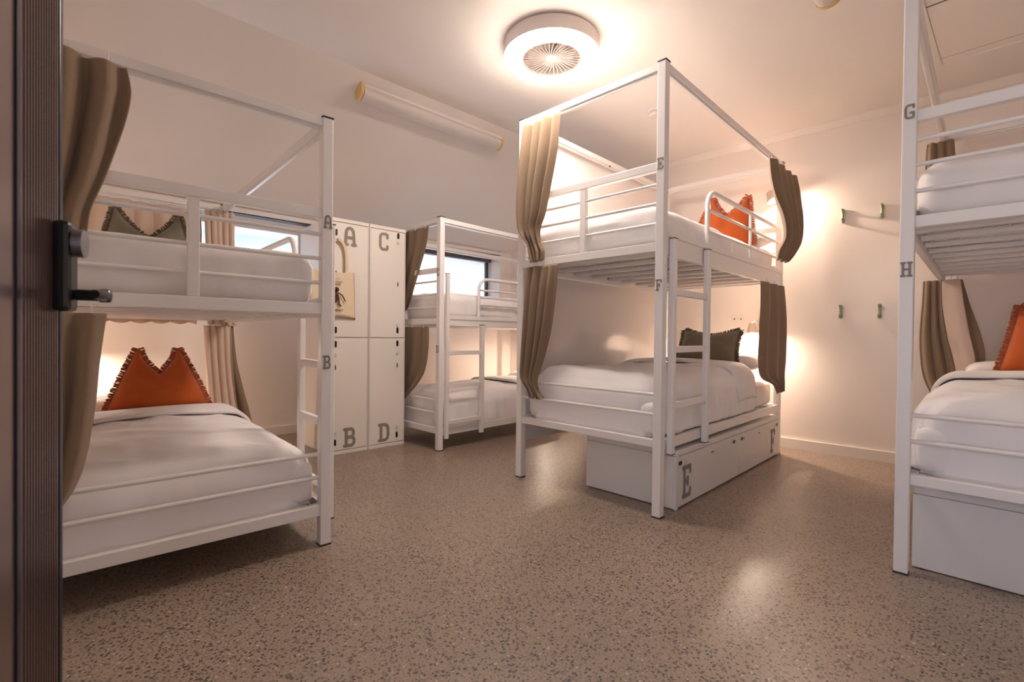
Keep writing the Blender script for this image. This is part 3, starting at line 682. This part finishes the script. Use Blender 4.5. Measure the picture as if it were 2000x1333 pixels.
curtain(GH, 'y', 2.02, [(1.395, -.42, -.395, .0, .003), (1.22, -.40, -.355, .0, .004), (1.02, -.37, -.30, .0, .006), (.86, -.34, -.275, .0, .006), (.72, -.33, -.30, .0, .006)], '', 1, 1.7, inward=-1, hooks=False, join=t)

# ------------------------------------------------------------------ lockers and what hangs on them
LX = -3.734
def slot(parent, y, z, name='handle_slot', w_=.020, h_=.052):
    bm = bmesh.new(); pts = arc(0, h_ / 2 - w_ / 2, w_ / 2, w_ / 2, 0, 180, 8) + arc(0, -h_ / 2 + w_ / 2, w_ / 2, w_ / 2, 180, 360, 8)
    prism(bm, pts, 0, .002, lambda a, b, c: (LX + .001 + c, y + a, z + b)); return obj(name, bm, M['black'], parent)
def knob(parent, p, axis, r=.011, l=.010, m_='silver', name='cam_lock'):
    p = Vector(p); a = Vector(axis)
    bm = bmesh.new(); tube(bm, [p, p + a * l], r, 16); q = p + a * l
    o = obj(name, bm, M[m_], parent, smooth=True); return o
def locker(y0, y1, lab, up, dn, hs, hinge_left):
    t = thing('locker', lab, 'locker', (0, 0, 0), 0, 'white steel lockers')
    Lb = M['locker']
    bm = bmesh.new(); d = .66; x0 = LX - d; x1 = LX - .020
    vbox(bm, x0, x1, y0 + .001, y1 - .001, .0, 1.89, .003); vbox(bm, x1, LX, y0 + .001, y1 - .001, 1.862, 1.89, .002); vbox(bm, x1, LX, y0 + .001, y1 - .001, 0, .030, .002)
    vbox(bm, x1, LX, y0 + .001, y0 + .008, 0.03, 1.862); vbox(bm, x1, LX, y1 - .008, y1 - .001, .03, 1.862)
    obj('cabinet_body', bm, Lb, t)
    for k, (za, zb_) in enumerate(((.941, 1.858), (.034, .937))):
        dr = box('door', Lb, t, x1 + .001, LX + .001, y0 + .010, y1 - .010, za + .001, zb_ - .001, bev=.002)
        ch = up if k == 0 else dn
        yl = hs['ly'][k]
        letter(ch, (LX + .001, yl[0], .183 - .157 + .025 if k else 1.680), (0, 1, 0), (1, 0, 0), yl[1] - yl[0], .155, dr)
        for z in hs['slots'][k]: slot(dr, hs['y'], z)
        for z in hs['locks'][k]: knob(dr, (LX + .001, hs['y'], z), (1, 0, 0))
        zz = hs['hinge'][k]; bm = bmesh.new(); vbox(bm, LX + .0012, LX + .004, hs['y'] - .003, hs['y'] + .003, zz - .02, zz + .02); vbox(bm, LX + .0012, LX + .006, hs['y'] - .005, hs['y'] + .005, zz - .006, zz + .004)
        obj('hasp', bm, M['dark'], dr)
    return t
locker(1.545, 1.868, 'cream steel locker with stencilled A and B doors and a tote bag', 'A', 'B',
       dict(y=1.588, ly=((1.648, 1.752), (1.660, 1.765)), slots=((1.774, .999), (.885, .100)), locks=((1.71,), (.80, .175)), hinge=(1.45, .70)), True)
locker(1.872, 2.213, 'cream steel locker with stencilled C and D doors, beside bunk C', 'C', 'D',
       dict(y=2.138, ly=((1.953, 2.047), (1.965, 2.072)), slots=((1.825, 1.003), (.891, .094)), locks=((1.765, 1.05), (.81, .16)), hinge=(1.404, .70)), False)
# tote bag
t = thing('tote_bag', 'natural canvas tote bag hanging on the left locker, printed with a crouching brown figure', 'bag', (LX, 1.56, 1.72))
def bagf(x, y, z): return Vector((x, y, z))
bm = bmesh.new(); n1, n2 = 24, 24; V = {}
for s_ in (0, 1):
    for i in range(n1 + 1):
        for j in range(n2 + 1):
            u, v = i / n1, j / n2
            yy = (-.175 + .35 * u) * (1 + .06 * (1 - v)); zz = -.255 - .385 * (1 - v) + .02 * (1 - v) * math.sin(u * 3) - .012 * math.sin(u * PI) * v
            edge = math.sin(PI * u) ** .5 * (1 - v * .7)
            if v == 0: edge = 0
            xx = .012 + s_ * .030 * edge + .006 * noise.noise(Vector((yy * 9, zz * 7, 2))) * s_
            if s_ == 1 and (i in (0, n1) or j == 0): V[(1, i, j)] = V[(0, i, j)]
            else: V[(s_, i, j)] = bm.verts.new((xx, yy, zz))
    for i in range(n1):
        for j in range(n2):
            try: bm.faces.new((V[(s_, i, j)], V[(s_, i + 1, j)], V[(s_, i + 1, j + 1)], V[(s_, i, j + 1)]))
            except ValueError: pass
body = obj('bag_body', bm, M['canvas'], t, smooth='all')
for s_, yo in ((0, 0), (1, .004)):
    bm = bmesh.new(); pts = []
    for k in range(25):
        a = k / 24; yy = .028 + yo - .052 * math.cos(a * PI) * (1 + .35 * abs(math.cos(a * PI))); zz = -.25 + .245 * math.sin(a * PI) ** .45
        pts.append((yy, zz))
    rows = []
    for k, (yy, zz) in enumerate(pts):
        k0, k1 = pts[max(k - 1, 0)], pts[min(k + 1, 24)]; l = math.hypot(k1[0] - k0[0], k1[1] - k0[1]) or 1; ny, nz = -(k1[1] - k0[1]) / l, (k1[0] - k0[0]) / l
        q = .011; x_ = .014 + s_ * .014
        rows.append([bm.verts.new((x_, yy + ny * q, zz + nz * q)), bm.verts.new((x_, yy - ny * q, zz - nz * q)), bm.verts.new((x_ + .003, yy - ny * q, zz - nz * q)), bm.verts.new((x_ + .003, yy + ny * q, zz + nz * q))])
    for k in range(24):
        for q in range(4): bm.faces.new((rows[k][q], rows[k][(q + 1) % 4], rows[k + 1][(q + 1) % 4], rows[k + 1][q]))
    bm.faces.new(rows[0]); bm.faces.new(rows[-1][::-1])
    obj('strap', bm, M['canvas'], t)
knob(t, (.0, .028, -.006), (1, 0, 0), .006, .04, 'chrome', 'hanging_peg')
# printed figure: crouching body, bent head, arm, folded legs; drawn as flat ink on the canvas
XP = .0485
def ink(name, parts):
    bm = bmesh.new()
    for kind, pts, th in parts:
        if kind == 's': stroke(bm, pts, th, lambda a, b, c: (XP + c, a, b), 0)
        else: bm.faces.new([bm.verts.new((XP, a, b)) for a, b in pts])
    return obj(name, bm, M['ink'], t)
def ell(cx, cy, rx, ry, rot=0, n=20):
    c, s = math.cos(rot), math.sin(rot); return [(cx + rx * math.cos(2 * PI * k / n) * c - ry * math.sin(2 * PI * k / n) * s, cy + rx * math.cos(2 * PI * k / n) * s + ry * math.sin(2 * PI * k / n) * c) for k in range(n)]
ink('printed_figure', [('f', ell(.014, -.405, .020, .020), 0), ('f', ell(-.012, -.425, .030, .022, .5), 0), ('f', ell(-.020, -.475, .030, .055, -.5), 0), ('s', [(.0, -.43), (.035, -.432), (.060, -.448), (.078, -.478), (.084, -.492)], .010),
    ('s', [(-.01, -.50), (.022, -.446), (.030, -.470), (.033, -.500), (.034, -.522), (.048, -.530)], .013), ('f', ell(.012, -.475, .015, .040, -.35), 0)])
def txt(s_, y, z, size, sx_=1.0, shear=0):
    c = bpy.data.curves.new('printed_text', 'FONT'); c.body = s_; c.size = size; c.align_x = 'CENTER'; c.shear = shear; c.space_character = 1.05; c.offset = .0004
    o = bpy.data.objects.new('printed_text', c); C.objects.link(o)
    dg = bpy.context.evaluated_depsgraph_get(); me = bpy.data.meshes.new_from_object(o.evaluated_get(dg)); bpy.data.objects.remove(o)
    q = bpy.data.objects.new('printed_text', me); C.objects.link(q); me.materials.append(M['ink']); q.parent = t
    q.matrix_local = Matrix(((0, 0, 1, XP + .001), (sx_, 0, 0, y), (0, 1, 0, z), (0, 0, 0, 1)))
rk = random.Random(3)      # two lines of print too small to read in the photograph
ink('printed_line', [('s', [(y_, -.322 + .003 * rk.random()), (y_ + .006, -.320 + .003 * rk.random())], .0028) for y_ in [-.040 + .0105 * k for k in range(8)]])
ink('printed_line', [('s', [(y_, -.347), (y_ + .004 * rk.random(), -.338), (y_ + .007, -.338 - .009 * rk.random())], .0030) for y_ in [-.060 + .0125 * k for k in range(10)]])
txt('ADVENT', .0, -.370, .024); txt('Drifter', .010, -.575, .036, 1.0, .35)

# ------------------------------------------------------------------ under-bunk boxes
def ubox(bed, x0, x1, y0, y1, h_, lab, full=True):
    t = thing('storage_box', lab, 'storage box', W(bed, 0, 0, 0), math.radians(bed[1]), None)
    B = M['box']
    box('box_body', B, t, x0, x1 - .016, y0, y1, .004, h_ - .035, bev=.003)
    box('box_lid', B, t, x0, x1 + .006, y0 - .001, y1, h_ - .034, h_, bev=.005)
    if not full: return t
    bm = bmesh.new(); vbox(bm, x1 - .016, x1 + .001, y0, y0 + .028, 0, h_ - .035, .002); vbox(bm, x1 - .016, x1 + .001, y1 - .028, y1, 0, h_ - .035, .002); obj('corner_upright', bm, B, t)
    ym = (y0 + y1) / 2
    for k, (a, b, ch) in enumerate(((y0 + .030, ym - .001, 'E'), (ym + .001, y1 - .030, 'F'))):
        d = box('front_flap', B, t, x1 - .015, x1, a, b, .010, h_ - .038, bev=.002)
        xx = x1 + .0002
        yl = (y0 + .075, y0 + .075 + .115) if k == 0 else (y1 - .225, y1 - .225 + .115)
        letter(ch, (xx, yl[0], .045), (0, 1, 0), (1, 0, 0), .115, .19, d, tk=.9)
        for yy in ((y0 + .05 if k == 0 else ym - .075,) if k == 0 else (ym + .075,)) + ((ym - .075,) if k == 0 else (y1 - .06,)):
            bm = bmesh.new(); pts = [(yy + p, .258 + q) for p, q in arc(.012, 0, .009, .011, -90, 90, 6) + arc(-.012, 0, .009, .011, 90, 270, 6)]
            prism(bm, pts, 0, .002, lambda a_, b_, c_: (xx + c_, a_, b_)); obj('handle_slot', bm, M['black'], d)
            knob(d, (x1, yy + (.045 if yy < ym else -.045) * (1 if k == 0 and yy < ym - .2 else (-1 if k == 0 else (-1 if yy < ym + .2 else 1))), .255), (1, 0, 0), .010, .006)
        yh = y0 + .50 if k == 0 else y1 - .50
        box('hasp', M['dark'], d, x1, x1 + .003, yh - .02, yh + .02, .246, .251, bev=0)
    return t
ubox(EF, -.075, .535, .185, 2.06, .335, 'white under-bunk storage box stencilled E and F')
t = ubox(GH, -.485, .50, .118, 2.06, .350, 'plain white storage box under bunk H at the right edge', full=False)

# ------------------------------------------------------------------ reading lamps and socket
def lamp(p, lab, watts, aim=(0, 0, -1), arm=(0, .10, .02)):
    t = thing('reading_lamp', lab, 'lamp', p, 0, 'bunk reading lamps')
    a = Vector(aim).normalized()
    q = a.to_track_quat('Z', 'Y').to_matrix().to_4x4()
    bm = bmesh.new()
    lathe(bm, [(.022, -.02), (.026, -.018), (.052, .075), (.0495, .075), (.024, -.014), (.018, -.014)], 28, closed=True)
    bmesh.ops.transform(bm, matrix=q, verts=bm.verts[:]); obj('lamp_shade', bm, M['shade'], t, smooth=True)
    bm = bmesh.new(); bmesh.ops.create_uvsphere(bm, u_segments=14, v_segments=10, radius=.017); bmesh.ops.translate(bm, verts=bm.verts[:], vec=a * .025)
    obj('bulb', bm, M['bulb'], t, smooth='all')
    arm = Vector(arm)
    tub('lamp_arm', M['fanw'], t, [-a * .018, -a * .04 + arm * .3, arm * .9, arm], .007, 8)
    bm = bmesh.new(); tube(bm, [arm * .96, arm * 1.06], .035, 20); obj('wall_plate', bm, M['fanw'], t)
    l = bpy.data.lights.new('bulb_light', 'POINT'); l.energy = watts; l.color = (1, .80, .63); l.shadow_soft_size = .02
    o = bpy.data.objects.new('bulb_light', l); C.objects.link(o); o.parent = t; o.location = a * .055
    return t
pE = Vector((-1.56, yb(-1.56) - .10, 2.26)); lamp(pE, 'small beige reading lamp over the pillow of upper bunk E', BUNK_W, (.42, -.08, -.85), (-.02, .095, .02))
pF = Vector((-1.69, yb(-1.69) - .10, 1.09)); lamp(pF, 'small beige reading lamp beside the white socket over bunk F', BUNK_W, (.05, -.05, -1), (.03, .095, .02))
pD = W(CD, .0, 2.04, .95); lamp(pD, 'small reading lamp at the head of lower bunk D', BUNK_W, (-.2, 0, -1), (0, yb(-4) - pD.y - .01, .02))
pB = Vector((-4.70, .02, .88)); lamp(pB, 'small reading lamp on the wall behind bunk B', BUNK_W * .8, (.15, .1, -1), (XW - pB.x + .01, 0, .02))
pA = Vector((-4.32, -.12, 1.78)); lamp(pA, 'small reading lamp at the head of upper bunk A', BUNK_W * .45, (.3, .1, -1), (XW - pA.x + .04, 0, .02))
o = thing('power_socket', 'white double power socket above the pillow of bunk F', 'socket', (-1.852, yb(-1.852), 1.168), BR)
box('socket_plate', M['trimw'], o, -.058, .058, -.012, 0, -.036, .036, bev=.003)
for s_ in (-1, 1):
    bm = bmesh.new(); vbox(bm, s_ * .03 - .006, s_ * .03 + .006, -.014, -.011, -.022, -.012); obj('socket_pins', bm, M['dark'], o)
box('socket_switch', M['diff'], o, -.010, .010, -.016, -.011, .008, .026, bev=.001)

# ------------------------------------------------------------------ wall hooks
def hook(x, z, lab, arms=True):
    t = thing('coat_hook', lab, 'hook', (x, yb(x), z), BR, 'pale green coat hooks on the back wall')
    bm = bmesh.new()
    tube(bm, [(0, -.006, -.055), (0, -.008, -.045), (0, -.009, -.015), (0, -.009, .015), (0, -.008, .045), (0, -.006, .055)], [.010, .015, .010, .010, .014, .010], 12)
    obj('back_plate', bm, M['hook'], t, smooth=True)
    tub('upper_prong', M['hook'], t, [(0, -.012, .030), (0, -.030, .030), (0, -.045, .042), (0, -.050, .055)], [.006, .006, .006, .009])
    tub('lower_prong', M['hook'], t, [(0, -.012, -.030), (0, -.025, -.040), (0, -.040, -.036), (0, -.046, -.022)], [.006, .006, .006, .008])
hook(-1.036, 1.993, 'pale green coat hook, upper left of four on the back wall')
hook(-.777, 1.990, 'pale green coat hook, upper right of four on the back wall')
hook(-1.040, 1.201, 'pale green coat hook, lower left of four on the back wall')
hook(-.781, 1.199, 'pale green coat hook, lower right of four on the back wall')

# ------------------------------------------------------------------ ceiling lamp with fan
t = thing('fan_light', 'round white ceiling light ring with fan grille, glowing brightly', 'ceiling light', (-2.04, 2.23, HZ))
bm = bmesh.new(); lathe(bm, [(.0, 0), (.280, 0), (.292, -.008), (.296, -.03), (.296, -.0925), (.280, -.0935), (.280, -.096), (.186, -.096), (.184, -.108), (.178, -.108), (.176, -.09), (.176, -.012), (.0, -.012)], 72); obj('lamp_housing', bm, M['fanw'], t, smooth=True)
bm = bmesh.new(); lathe(bm, [(.282, -.0943), (.296, -.0943), (.296, -.099), (.288, -.108), (.270, -.114), (.210, -.114), (.190, -.108), (.188, -.0975), (.282, -.0975)], 72, closed=True); obj('light_ring', bm, M['ring'], t, smooth=True)
bm = bmesh.new(); lathe(bm, [(.0, -.104), (.028, -.104), (.034, -.098), (.034, -.088), (.0, -.088)], 32); obj('grille_hub', bm, M['fanw'], t, smooth=True)
bm = bmesh.new()
for k in range(36):
    a = 2 * PI * k / 36; tube(bm, [(.03 * math.cos(a), .03 * math.sin(a), -.095), (.10 * math.cos(a + .06), .10 * math.sin(a + .06), -.098), (.180 * math.cos(a + .14), .180 * math.sin(a + .14), -.096)], .0030, 6)
obj('grille', bm, M['fanw'], t)
for k in range(5):
    a = 2 * PI * k / 5; bm = bmesh.new()
    P = [(.03, -.02), (.15, -.045), (.155, .03), (.03, .02)]; R_ = Matrix.Rotation(a, 3, 'Z')
    prism(bm, P, -.002, .002, lambda x, y, z: R_ @ Vector((x, y, -.055 + z + y * .25))); obj('fan_blade', bm, M['fand'], t)
bm = bmesh.new(); lathe(bm, [(.0, -.075), (.04, -.075), (.045, -.068), (.045, -.013), (.0, -.013)], 24); obj('fan_motor', bm, M['fand'], t, smooth=True)

# ------------------------------------------------------------------ fluorescent battens, smoke detector
ang = math.atan2(2.80 - 2.085, 4.83 - 3.165)
def batten(loc, ry, L_, lab):
    t = thing('fluorescent_batten', lab, 'ceiling light', loc, 0, 'unlit fluorescent battens'); t.rotation_euler = (0, ry, 0)
    box('batten_channel', M['fanw'], t, -.040, .062, .02, L_ - .02, -.030, -.001, bev=.004)
    bm = bmesh.new(); prism(bm, [(-.058, -.031), (.046, -.031)] + arc(-.006, -.045, .052, .034, 0, -180, 12), .03, L_ - .03, lambda x, y, z: (x, z, y)); obj('diffuser', bm, M['diffo'], t, smooth=True)
    for y in (.0, L_ - .03):
        bm = bmesh.new(); prism(bm, [(-.050, -.001), (.062, -.001), (.060, -.04)] + arc(-.004, -.045, .058, .040, 0, -180, 12), y, y + .022, lambda x, y_, z: (x, z, y_)); obj('end_cap', bm, M['yell'], t)
batten((-3.30, 1.55, zc(-3.30) - .001), -ang, 1.37, 'unlit white fluorescent batten with yellowed end caps on the sloping ceiling')
batten((-.72, 1.72, HZ), 0, 1.24, 'yellow-capped fluorescent batten end at the top right edge of the ceiling')
t = thing('smoke_detector', 'small round white smoke detector on the ceiling behind bunk E', 'smoke detector', (-2.06, 3.50, HZ))
bm = bmesh.new(); lathe(bm, [(.0, 0), (.058, 0), (.060, -.014), (.0, -.014)], 32); obj('detector_base', bm, M['fanw'], t, smooth=True)
bm = bmesh.new(); lathe(bm, [(.0, -.015), (.046, -.015), (.050, -.030), (.040, -.046), (.0, -.048)], 32); obj('detector_head', bm, M['fanw'], t, smooth=True)

# ------------------------------------------------------------------ open door in the foreground
dv = Vector((-1.25, .0, 0)); DA = math.radians(-15)     # far edge and swing of the leaf
door = bpy.data.objects.new('door_1', None); C.objects.link(door); door['kind'] = 'structure'
door.location = dv; door.rotation_euler = (0, 0, DA)
# local x runs from the free edge back to the hinge, +y is the face seen from the room
LW = .86
box('door_leaf', M['doorm'], door, .012, LW, -.044, 0, .01, 2.06, bev=.004)
box('door_edge', M['doorb'], door, -.004, .0118, -.046, .002, .01, 2.06, bev=.002)
bm = bmesh.new(); vbox(bm, .186, .200, .0005, .003, .01, 2.06); g = obj('door_groove', bm, M['doorb'], door)
bm = bmesh.new()
for k in range(13): vbox(bm, .026 + k * .0115, .029 + k * .0115, .0005, .002, .01, 2.06)
obj('ribbed_strip', bm, M['doorm'], door)
lk = box('lock_case', M['black'], door, .004, .056, .001, .027, 1.005, 1.172, bev=.009)
bm = bmesh.new(); tube(bm, [(.030, .027, 1.133), (.030, .042, 1.133)], .026, 28); obj('thumb_turn', bm, M['chrome'], lk, smooth=True)
bm = bmesh.new(); tube(bm, [(.030, .025, 1.037), (.030, .030, 1.037), (.030, .064, 1.037)], [.008, .0105, .0105], 18); tube(bm, [(.030, .062, 1.037), (.030, .065, 1.037), (.031, .079, 1.037), (.031, .081, 1.037)], [.0105, .0128, .0128, .010], 18)
tube(bm, [(.031, .072, 1.037), (.055, .071, 1.037), (.075, .066, 1.037)], [.0115, .010, .0085], 14); obj('lever_handle', bm, M['black'], lk, smooth=True)
